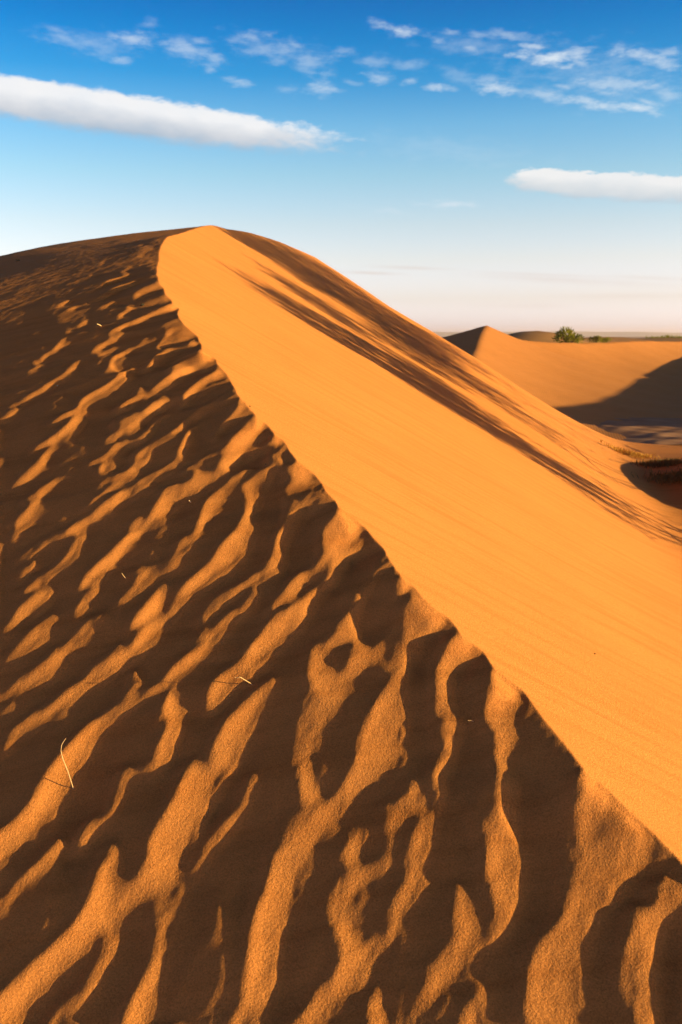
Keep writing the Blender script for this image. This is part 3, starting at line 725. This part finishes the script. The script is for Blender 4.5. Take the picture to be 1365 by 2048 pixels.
# leafy areas: tree, window, cover, outline
CROWNS = """
1 16 .7 0 360 250 520 430 660 560 750 680 830 640 830 560 790 440 720 360 690 270 640 130 545 0 460
1 17 .7 560 340 680 400 800 470 920 540 1040 600 1160 650 1260 710 1365 780 1365 870 1240 800 1120 730 1000 660 880 590 760 520 660 450 580 390
1 16 .7 770 880 860 930 930 985 890 1010 800 960
2 16 .9 0 190 60 230 180 320 300 420 420 470 420 540 330 510 250 440 120 340 0 270
2 17 .6 600 280 720 350 860 420 980 510 1060 580 960 540 840 470 700 380
2 17 .75 1000 470 1150 560 1300 650 1365 690 1365 760 1260 690 1120 600
2 16 .6 560 590 680 670 640 690 540 620
3 17 .85 345 62 440 80 560 120 740 190 700 240 640 240 540 190 440 140
3 17 .85 740 190 860 270 1000 370 960 430 860 380 700 270
3 17 .8 1000 370 1150 470 1290 550 1365 605 1365 680 1240 620 1100 540 950 430
3 17 .5 640 240 760 300 900 390 860 400 740 330
3 16 .55 100 180 230 280 330 370 300 380 190 290
"""
TM = {}
tl = {1: ('feathery tamarisk tree casting the lowest shadow streak on the slip face', 'tamarisk_tree'),
      2: ('feathery tamarisk tree casting the middle shadow streaks on the slip face', 'tamarisk_tree'),
      3: ('tallest tamarisk tree casting the shadow along the upper slip face edge', 'tamarisk_tree')}
for k in tl: TM[k] = dict(stem=MB(), leaf=MB(), q=[], low=[])
for line in STROKES.strip().splitlines():
    t = line.split(); k, w = int(t[0]), int(t[1]); P = px(w, t[4:])
    seg_ = np.concatenate([[0], np.cumsum(np.hypot(*np.diff(P, axis=0).T))]); nn = max(8, int(seg_[-1]/14))
    s_ = np.linspace(0, seg_[-1], nn); uu = np.interp(s_, seg_, P[:, 0]); vv = np.interp(s_, seg_, P[:, 1])
    j0 = rng.uniform(-.5, .5); jit = j0+.25*np.sin(np.linspace(0, 3, nn)+rng.uniform(0, 6))
    T = to_tree(uu, vv, jit); ok = np.isfinite(T).all(1); T = T[ok]
    if len(T) < 4: continue
    depth = np.interp(s_, seg_, P[:, 1]*0+8.5)[ok]
    rad_ = np.linspace(float(t[3]), float(t[2]), len(T))*WIN[w][2]*depth/F*.62
    TM[k]['low'].append((T[-1], rad_[-1]))
    TM[k]['stem'].tube(T, rad_)
    # drooping sprays along the stem
    m = len(T)*3; idx = rng.integers(0, len(T), m)
    TM[k]['leaf'].leaves(T[idx]+rng.standard_normal((m, 3))*.02, np.stack([rng.normal(0, .25, m), rng.normal(0, .25, m), rng.uniform(-.9, 1, m)], 1), rng.uniform(.05, .15, m), rng.uniform(.010, .022, m))
for line in CROWNS.strip().splitlines():
    t = line.split(); k, w, cov = int(t[0]), int(t[1]), float(t[2]); P = px(w, t[3:])
    n = 2600; lo, hi = P.min(0), P.max(0); uv = rng.uniform(lo, hi, (n*4, 2)); uv = uv[inside(P, uv[:, 0], uv[:, 1])]
    area = (hi[0]-lo[0])*(hi[1]-lo[1])*len(uv)/(n*4)
    cnt = min(len(uv), int(area*cov*(.5 if k == 3 else .26))); uv = uv[:cnt]
    S0 = to_tree(uv[:, 0], uv[:, 1], rng.normal(0, .4, cnt)); S0 = S0[np.isfinite(S0).all(1)]
    per = 12                                  # feathery sprays: leaves strung along thin upright twigs
    S0 = S0[:max(1, int(len(S0)*(.34 if k == 3 else .27)))]
    q_ = S0@PV; w_q = np.sin(q_*41+.7)+np.sin(q_*67+2)+.8*np.sin(q_*23+4)
    S0 = S0[(w_q > -.35) | (rng.uniform(0, 1, len(S0)) < .12)]; n0 = len(S0)
    ln = rng.uniform(.25, .75, n0); le = rng.normal(0, .10, (n0, 2))
    f_ = rng.uniform(-.5, .5, (n0, per)); P_ = S0[:, None]+np.stack([le[:, :1]*f_*ln[:, None], le[:, 1:]*f_*ln[:, None], f_*ln[:, None]], -1)+rng.normal(0, .010, (n0, per, 3))
    P_ = P_.reshape(-1, 3); m = len(P_)
    TM[k]['leaf'].leaves(P_, np.stack([rng.normal(0, .3, m), rng.normal(0, .3, m), rng.uniform(.5, 1, m)], 1), rng.uniform(.07, .20, m), rng.uniform(.014, .034, m))
for k, (lab, nm) in tl.items():
    lows = TM[k]['low']; L = np.array([p for p, _ in lows]); c = L.mean(0)
    gx_, gy_ = c[0]+.1, c[1]-.1; gz = float(dune(np.array([gx_]), np.array([gy_]))[0])
    base = np.array([gx_, gy_, gz-.15])
    for p, r0 in lows:
        if p[2] > gz+.05:
            mid = p*.5+base*.5+np.array([rng.normal(0, .05), rng.normal(0, .05), 0])
            TM[k]['stem'].tube(np.array([base+rng.normal(0, .04, 3)*np.array([1, 1, 0]), mid, p]), [r0*1.6+.012, r0*1.3+.006, r0])
    root = empty(nm, base+np.array([0, 0, .15])); tag(root, lab, 'tree', 'tamarisks beside the slip face')
    TM[k]['stem'].build('trunk', M_BARK, root); TM[k]['leaf'].build('crown', M_LEAF, root, False)
    print(nm, base.round(2), 'leaves', TM[k]['leaf'].n)

# ------------------------------------------------------------------ dry grass on the mound at the toe
def tuft(u, v, n, hgt, label, spread, mat=None):
    x, y, z = march(np.array([float(u)]), np.array([float(v)]), dune, 3, 24, 900)
    base = np.array([x[0], y[0], z[0]]); root = tag(empty('grass_tuft', base), label, 'grass tuft', 'dry grass on the toe mound')
    P = base+np.stack([rng.normal(0, spread, n), rng.normal(0, spread, n), np.zeros(n)], 1)
    P[:, 2] = dune(P[:, 0], P[:, 1])-.01
    mb = MB(); mb.leaves(P, np.stack([rng.normal(0, .55, n), rng.normal(0, .55, n), np.ones(n)], 1), rng.uniform(.5, 1.1, n)*hgt, rng.uniform(.006, .014, n))
    mb.build('blades', mat or M_GRASS, root, False)
tuft(1262, 910, 800, .07, 'golden dry grass lit by the sun at the top of the toe mound', .15)
tuft(1325, 930, 900, .09, 'dry grass in shade on the toe mound right of the golden tuft', .13, M_GRASS_SHADED)
tuft(1356, 956, 900, .09, 'shaded dry grass lowest on the toe mound at the right edge', .15, M_GRASS_SHADED)

# ------------------------------------------------------------------ straws, twigs and pebbles
def on_sand(u, v):
    x, y, z = march(np.array([float(u)]), np.array([float(v)]), dune, 1.1, 20, 2500)
    return np.array([x[0], y[0], z[0]])
def stalk(name, pts, rad, mat, label, cat):
    """pts: (u, v, forward offset m) from the base; the base touches the sand"""
    b = on_sand(*pts[0][:2]); P = [b-np.array([0, 0, .012])]
    P.append(b)
    for (u, v, dy) in pts[1:]:
        r, e = ray(u, v); y = b[1]+dy; P.append(np.array([r*y, y, e*y]))
    P = np.array(P); tt = np.linspace(0, len(P)-1, 6*len(P)); i = np.arange(len(P))
    # smooth the bends
    S = np.stack([np.interp(tt, i, P[:, k]) for k in range(3)], 1)
    for _ in range(3): S[1:-1] = (S[:-2]+S[1:-1]*2+S[2:])/4
    mb = MB(); mb.tube(S-b, np.linspace(rad, rad*.7, len(S)), 7)
    o = mb.build(name, mat); o.location = b; tag(o, label, cat); return o
stalk('dry_stalk', [(147, 1577, 0), (137, 1545, -.004), (126, 1518, -.008), (122, 1502, -.012), (124, 1488, -.014), (132, 1477, -.012)], .0015, M_STRAW, 'long curved dry stalk standing upright in the rippled sand', 'stalk')
stalk('bent_straw', [(505, 1369, 0), (492, 1361, -.01), (480, 1354, -.02), (474, 1356, -.02), (470, 1355, -.02)], .0017, M_STRAW, 'short pale straw with a bent tip lying on a dark ripple trough', 'straw')
stalk('straw_bit', [(252, 1157, 0), (247, 1151, -.006), (244, 1146, -.008)], .0014, M_STRAW, 'tiny upright straw bit on the left ripples below the crest', 'straw')
stalk('straw_bit', [(948, 1443, 0), (942, 1441, -.004), (936, 1441, -.006)], .0010, M_STRAW, 'thin straw bit in the trough under the dune brink', 'straw')
stalk('straw_bit', [(203, 652, 0), (198, 649, -.02), (194, 648, -.03)], .003, M_STRAW, 'pale straw bit high on the shaded windward slope', 'straw')
stalk('straw_bit', [(382, 1004, 0), (378, 1001, -.006)], .003, M_STRAW, 'short straw stub in the ripples left of the dark twig', 'straw')
stalk('dark_twig', [(532, 928, 0), (538, 932, -.01), (548, 934, -.02), (560, 935, -.02)], .0035, M_TWIG, 'curved dark twig lying beside the dune brink', 'twig')
def pebble(u, v, size, mat, label):
    c = on_sand(u, v); n, m = 7, 12; th, phi = np.meshgrid(np.linspace(0, np.pi, n), np.linspace(0, 2*np.pi, m), indexing='ij')
    rr = 1+.18*np.sin(3*phi+th)+.1*np.cos(5*th+phi)
    V, Q = grid(rr*np.sin(th)*np.cos(phi)*size, rr*np.sin(th)*np.sin(phi)*size*.8, rr*np.cos(th)*size*.6)
    o = mesh_np('pebble', V, Q, mat); o.location = c+np.array([0, 0, size*.3]); tag(o, label, 'pebble'); return o
pebble(36, 522, .016, M_DKSTONE, 'dark pebble high on the shaded slope near the left skyline')
pebble(285, 611, .013, M_DKSTONE, 'small dark pebble among the upper ripples near the crest')
pebble(115, 772, .005, M_STONE, 'tiny pale pebble on the shaded ripples at the left')
pebble(1190, 1308, .0035, M_DKSTONE, 'dark speck of stone on the smooth slip face')
pebble(500, 813, .004, M_DKSTONE, 'tiny stone on the smooth face beside the brink')

# ------------------------------------------------------------------ sun, sky, air, camera
sun = bpy.data.lights.new('sun', 'SUN'); sun.energy = 5.0; sun.angle = D2R(.4); sun.color = (1, .875, .305)
so = link(bpy.data.objects.new('sun', sun))
from mathutils import Vector
so.rotation_euler = Vector((LX, LY, LZ)).to_track_quat('Z', 'Y').to_euler()
# sky: Nishita daylight, deepened towards the frame top, then dimmed and warmed above it to tone the shade, with the clouds in their own directions
world = bpy.data.worlds.new('World'); sc.world = world; world.use_nodes = True
nt = world.node_tree; nt.nodes.clear(); NN = nt.nodes.new; LK = nt.links.new
wo = NN('ShaderNodeOutputWorld'); bg = NN('ShaderNodeBackground'); LK(bg.outputs[0], wo.inputs[0])
sky = NN('ShaderNodeTexSky'); sky.sky_type = 'NISHITA'; sky.sun_disc = False
sky.sun_elevation = SUN_EL; sky.sun_rotation = math.atan2(HX, HY)
EXPO, SKYS = 1.0, .10
bg.inputs[1].default_value = SKYS
def srgb(c): return np.array([((x/255+.055)/1.055)**2.4 if x > 10 else x/255/12.92 for x in c])
def vdir(u, v):
    r, e = ray(u, v); d = np.array([r, 1, e]); d = d/np.linalg.norm(d); return math.atan2(d[0], d[1]), math.asin(d[2])
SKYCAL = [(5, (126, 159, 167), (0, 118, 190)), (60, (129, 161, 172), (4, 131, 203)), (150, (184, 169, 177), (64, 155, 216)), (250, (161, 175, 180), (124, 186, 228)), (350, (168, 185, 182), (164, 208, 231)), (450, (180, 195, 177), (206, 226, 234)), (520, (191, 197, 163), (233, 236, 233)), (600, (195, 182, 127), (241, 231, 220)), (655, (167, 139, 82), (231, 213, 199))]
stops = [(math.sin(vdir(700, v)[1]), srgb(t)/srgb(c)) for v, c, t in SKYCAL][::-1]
stops = [(0.0, stops[0][1])]+stops+[(.44, np.array([.09, .10, .15])), (.6, np.array([.115, .068, .048])), (1.0, np.array([.11, .063, .042]))]  # last stops: unseen upper sky, made dark and warm for the light on shaded sand
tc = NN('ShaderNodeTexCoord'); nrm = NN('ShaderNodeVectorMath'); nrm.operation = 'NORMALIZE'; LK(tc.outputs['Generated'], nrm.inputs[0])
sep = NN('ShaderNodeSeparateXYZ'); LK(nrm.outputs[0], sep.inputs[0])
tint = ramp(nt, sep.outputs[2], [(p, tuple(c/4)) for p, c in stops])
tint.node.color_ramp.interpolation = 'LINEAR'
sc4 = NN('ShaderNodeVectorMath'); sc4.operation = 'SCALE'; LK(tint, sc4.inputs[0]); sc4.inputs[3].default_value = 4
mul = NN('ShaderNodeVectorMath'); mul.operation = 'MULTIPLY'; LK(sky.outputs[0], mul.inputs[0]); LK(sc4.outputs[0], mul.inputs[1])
def math_(op, a, b=None, clamp=False):
    n = NN('ShaderNodeMath'); n.operation = op; n.use_clamp = clamp
    for s, v in ((n.inputs[0], a), (n.inputs[1], b)):
        if v is None: continue
        if isinstance(v, (int, float)): s.default_value = v
        else: LK(v, s)
    return n.outputs[0]
az = math_('ARCTAN2', sep.outputs[0], sep.outputs[1]); el = math_('ARCSINE', sep.outputs[2])
cmb = NN('ShaderNodeCombineXYZ'); LK(az, cmb.inputs[0]); LK(el, cmb.inputs[1]); AE = cmb.outputs[0]
nfine = noise(nt, mapping(nt, AE, (1, 2.6, 1), (0, 0, .22)), 46, 5, .62)
nmid = noise(nt, mapping(nt, AE, (1, 2.2, 1), (0, 0, .15)), 14, 4, .55)
nbig = noise(nt, mapping(nt, AE, (1, 2.5, 1)), 5, 3, .5)
# gentle warp of the cloud plane
w1 = NN('ShaderNodeTexNoise'); w1.inputs['Scale'].default_value = 18; w1.inputs['Detail'].default_value = 3; LK(AE, w1.inputs['Vector'])
wv = NN('ShaderNodeVectorMath'); wv.operation = 'SUBTRACT'; LK(w1.outputs['Color'], wv.inputs[0]); wv.inputs[1].default_value = (.5, .5, .5)
ws = NN('ShaderNodeVectorMath'); ws.operation = 'MULTIPLY'; LK(wv.outputs[0], ws.inputs[0]); ws.inputs[1].default_value = (.03, .012, 0)
wa2 = NN('ShaderNodeVectorMath'); wa2.operation = 'ADD'; LK(AE, wa2.inputs[0]); LK(ws.outputs[0], wa2.inputs[1]); AEW = wa2.outputs[0]
def blob(u, v, a, b, rot, vec):
    c = math.cos(math.radians(rot)); s = math.sin(math.radians(rot))
    a0, e0 = vdir(u, v); a1, e1 = vdir(u+a*c*.5, v+a*s*.5); b1, f1 = vdir(u+b*s*.5, v-b*c*.5)
    m = NN('ShaderNodeMapping'); m.vector_type = 'TEXTURE'
    m.inputs['Location'].default_value = (a0, e0, 0); m.inputs['Rotation'].default_value = (0, 0, math.atan2(e1-e0, a1-a0))
    m.inputs['Scale'].default_value = (2*math.hypot(a1-a0, e1-e0), 2*math.hypot(b1-a0, f1-e0), 1)
    LK(vec, m.inputs['Vector'])
    L = NN('ShaderNodeVectorMath'); L.operation = 'LENGTH'; LK(m.outputs[0], L.inputs[0])
    return m.outputs[0], L.outputs['Value']
def fall(d, outer, inner, strength):
    r = NN('ShaderNodeMapRange'); r.interpolation_type = 'SMOOTHSTEP'
    r.inputs['From Min'].default_value = outer; r.inputs['From Max'].default_value = inner; r.inputs['To Min'].default_value = 0; r.inputs['To Max'].default_value = strength
    LK(d, r.inputs['Value']); return r.outputs[0]
WISPS = [(800, 65, 45, 12, 12, .8), (770, 52, 30, 7, 15, .45), (870, 78, 35, 10, 10, .5), (905, 62, 30, 8, 0, .35), (950, 95, 25, 8, 10, .5), (1010, 75, 90, 12, 6, .4), (1100, 115, 95, 16, 6, .9), (1150, 105, 45, 12, -8, .6), (1290, 110, 105, 12, 5, .75), (1330, 125, 70, 16, 8, .65), (1000, 176, 55, 14, 4, .85), (980, 155, 40, 10, 0, .4), (1100, 190, 70, 14, 8, .6), (1180, 206, 90, 14, 12, .75), (1265, 219, 52, 12, 10, .85), (1230, 165, 120, 24, 6, .55), (1335, 190, 50, 16, 8, .4), (950, 90, 130, 22, 6, .25), (1200, 150, 210, 62, 8, .25),
 (130, 75, 70, 18, 8, .32), (265, 82, 60, 20, 5, .5), (245, 122, 25, 9, 0, .4), (190, 90, 100, 28, 8, .25), (375, 102, 62, 24, 12, .45), (430, 122, 30, 16, 5, .4), (540, 95, 90, 28, 12, .42), (475, 165, 30, 9, 5, .5), (620, 125, 52, 32, 10, .34), (640, 181, 42, 15, -5, .62), (690, 105, 32, 11, 0, .32), (570, 175, 25, 8, 0, .25), (755, 150, 32, 14, 10, .58), (750, 120, 45, 14, 5, .3), (820, 161, 20, 7, 0, .5), (866, 175, 24, 9, 0, .65), (820, 130, 52, 14, 5, .32), (930, 150, 60, 20, 5, .2),
 (110, 60, 40, 10, 10, .3), (300, 50, 30, 10, 8, .3), (330, 92, 26, 9, 10, .4), (400, 85, 34, 10, 12, .35), (420, 140, 22, 8, 0, .4), (500, 75, 40, 12, 10, .4), (590, 90, 30, 10, 15, .4), (565, 120, 30, 9, 0, .3), (655, 150, 26, 10, 5, .3), (700, 165, 22, 8, 10, .3), (1060, 92, 40, 8, 12, .6), (1160, 125, 40, 10, 8, .5), (1240, 100, 34, 9, -4, .5), (1345, 105, 40, 10, 10, .5), (1130, 172, 34, 9, 8, .5), (1210, 185, 40, 9, 10, .5), (1290, 205, 34, 8, 12, .5), (905, 175, 20, 7, 5, .4),
 (900, 407, 62, 7, 4, .6), (780, 420, 80, 7, 5, .25), (900, 300, 210, 30, 5, .13)]
LOWS = [(740, 546, 80, 4.5, 2, .6), (830, 536, 115, 5, 2, .5), (1130, 560, 250, 10, 3, .4), (1090, 550, 210, 5, 2, .35), (1250, 592, 160, 8, 0, .3), (1050, 612, 130, 7, 0, .25), (1300, 556, 130, 6, 2, .3)]
def pile(lst, vec, amp, nz, outer=1.0, inner=-.35):
    tot = None; off = math_('MULTIPLY', math_('SUBTRACT', nz, .5), amp)
    for (u, v, a, b, rot, st) in lst:
        _, d = blob(u, v, a*1.25, b*1.35, rot, vec)
        f = fall(math_('ADD', d, off), outer, inner, st)
        tot = f if tot is None else math_('MAXIMUM', tot, f)
    return tot
wisp = math_('MULTIPLY', pile(WISPS, AEW, 2.6, nfine), math_('ADD', math_('MULTIPLY', nmid, .9), .5), True)
low = pile(LOWS, AE, .8, nmid)
K = 1/(2**EXPO*SKYS)
def colr(c): return tuple(float(x) for x in srgb(c)*K)
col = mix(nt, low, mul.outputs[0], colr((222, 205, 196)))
col = mix(nt, wisp, col, colr((225, 236, 246)))
def body(col, u, v, a, b, rot, top, base, sub, blunt=False):
    p, d = blob(u, v, a, b, rot, AE)
    if blunt:
        q = NN('ShaderNodeSeparateXYZ'); LK(p, q.inputs[0])
        d = math_('SQRT', math_('ADD', math_('POWER', math_('ABSOLUTE', q.outputs[0]), 5), math_('POWER', math_('ABSOLUTE', q.outputs[1]), 2)))
    edge = math_('ADD', d, math_('ADD', math_('MULTIPLY', math_('SUBTRACT', nfine, .5), .62), math_('MULTIPLY', math_('SUBTRACT', nbig, .5), .30)))
    sp = NN('ShaderNodeSeparateXYZ'); LK(p, sp.inputs[0])
    tt = math_('ADD', sp.outputs[1], math_('MULTIPLY', math_('SUBTRACT', nmid, .5), 1.3))
    soft = NN('ShaderNodeMapRange'); soft.inputs['From Min'].default_value = -1; soft.inputs['From Max'].default_value = .5; soft.inputs['To Min'].default_value = .40; soft.inputs['To Max'].default_value = .78
    LK(sp.outputs[1], soft.inputs['Value'])
    if blunt: edge = math_('ADD', edge, math_('MULTIPLY', math_('SUBTRACT', nfine, .5), .55))
    al = NN('ShaderNodeMapRange'); al.interpolation_type = 'SMOOTHSTEP'; al.inputs['From Min'].default_value = 1.04; LK(soft.outputs[0], al.inputs['From Max']); LK(edge, al.inputs['Value'])
    cc = ramp(nt, math_('ADD', math_('MULTIPLY', tt, .5), .5, True), [(.10, tuple(x*.25 for x in colr(base))), (.42, tuple(x*.25 for x in colr(sub))), (.72, tuple(x*.25 for x in colr(top)))])
    s4 = NN('ShaderNodeVectorMath'); s4.operation = 'SCALE'; LK(cc, s4.inputs[0]); s4.inputs[3].default_value = 4
    return mix(nt, math_('MULTIPLY', al.outputs[0], math_('ADD', math_('MULTIPLY', nmid, .30), .78), True), col, s4.outputs[0])
col = body(col, 190, 224, 545, 50, 8.1, (247, 247, 248), (176, 190, 206), (216, 219, 225))
col = body(col, 1235, 374, 236, 31, 3.4, (244, 244, 244), (192, 208, 220), (222, 227, 231), True)
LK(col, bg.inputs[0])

# the air: far things fade to a pale dusty pink
bm = bpy.data.meshes.new('haze')
x0, x1, y0, y1, z0, z1 = -9400, 9400, -9400, 9400, -9, 52
vv = [(x, y, z) for z in (z0, z1) for y in (y0, y1) for x in (x0, x1)]
bm.from_pydata(vv, [], [(0, 2, 3, 1), (4, 5, 7, 6), (0, 1, 5, 4), (1, 3, 7, 5), (3, 2, 6, 7), (2, 0, 4, 6)])
hm = bpy.data.materials.new('dusty_air'); hm.use_nodes = True; hn = hm.node_tree; hn.nodes.clear()
ho = hn.nodes.new('ShaderNodeOutputMaterial'); pv = hn.nodes.new('ShaderNodeVolumePrincipled')
pv.inputs['Color'].default_value = (1, .74, .95, 1); pv.inputs['Density'].default_value = .00013; pv.inputs['Anisotropy'].default_value = .2
hn.links.new(pv.outputs[0], ho.inputs['Volume']); bm.materials.append(hm)
ho_ = link(bpy.data.objects.new('haze', bm)); ho_['kind'] = 'stuff'

cam = bpy.data.cameras.new('camera'); co = link(bpy.data.objects.new('camera', cam)); sc.camera = co
cam.sensor_fit = 'VERTICAL'; cam.sensor_height = 36; cam.sensor_width = 24; cam.lens = F/2048*36
cam.clip_start = .05; cam.clip_end = 30000
co.rotation_euler = (math.pi/2-PITCH, 0, 0)
cam.dof.use_dof = True; cam.dof.focus_distance = 3.2; cam.dof.aperture_fstop = 6.3
sc.view_settings.view_transform = 'Standard'; sc.view_settings.look = 'None'; sc.view_settings.gamma = 1
sc.view_settings.exposure = EXPO
sc.cycles.max_bounces = 6; sc.cycles.diffuse_bounces = 3; sc.cycles.transparent_max_bounces = 8; sc.cycles.volume_bounces = 0
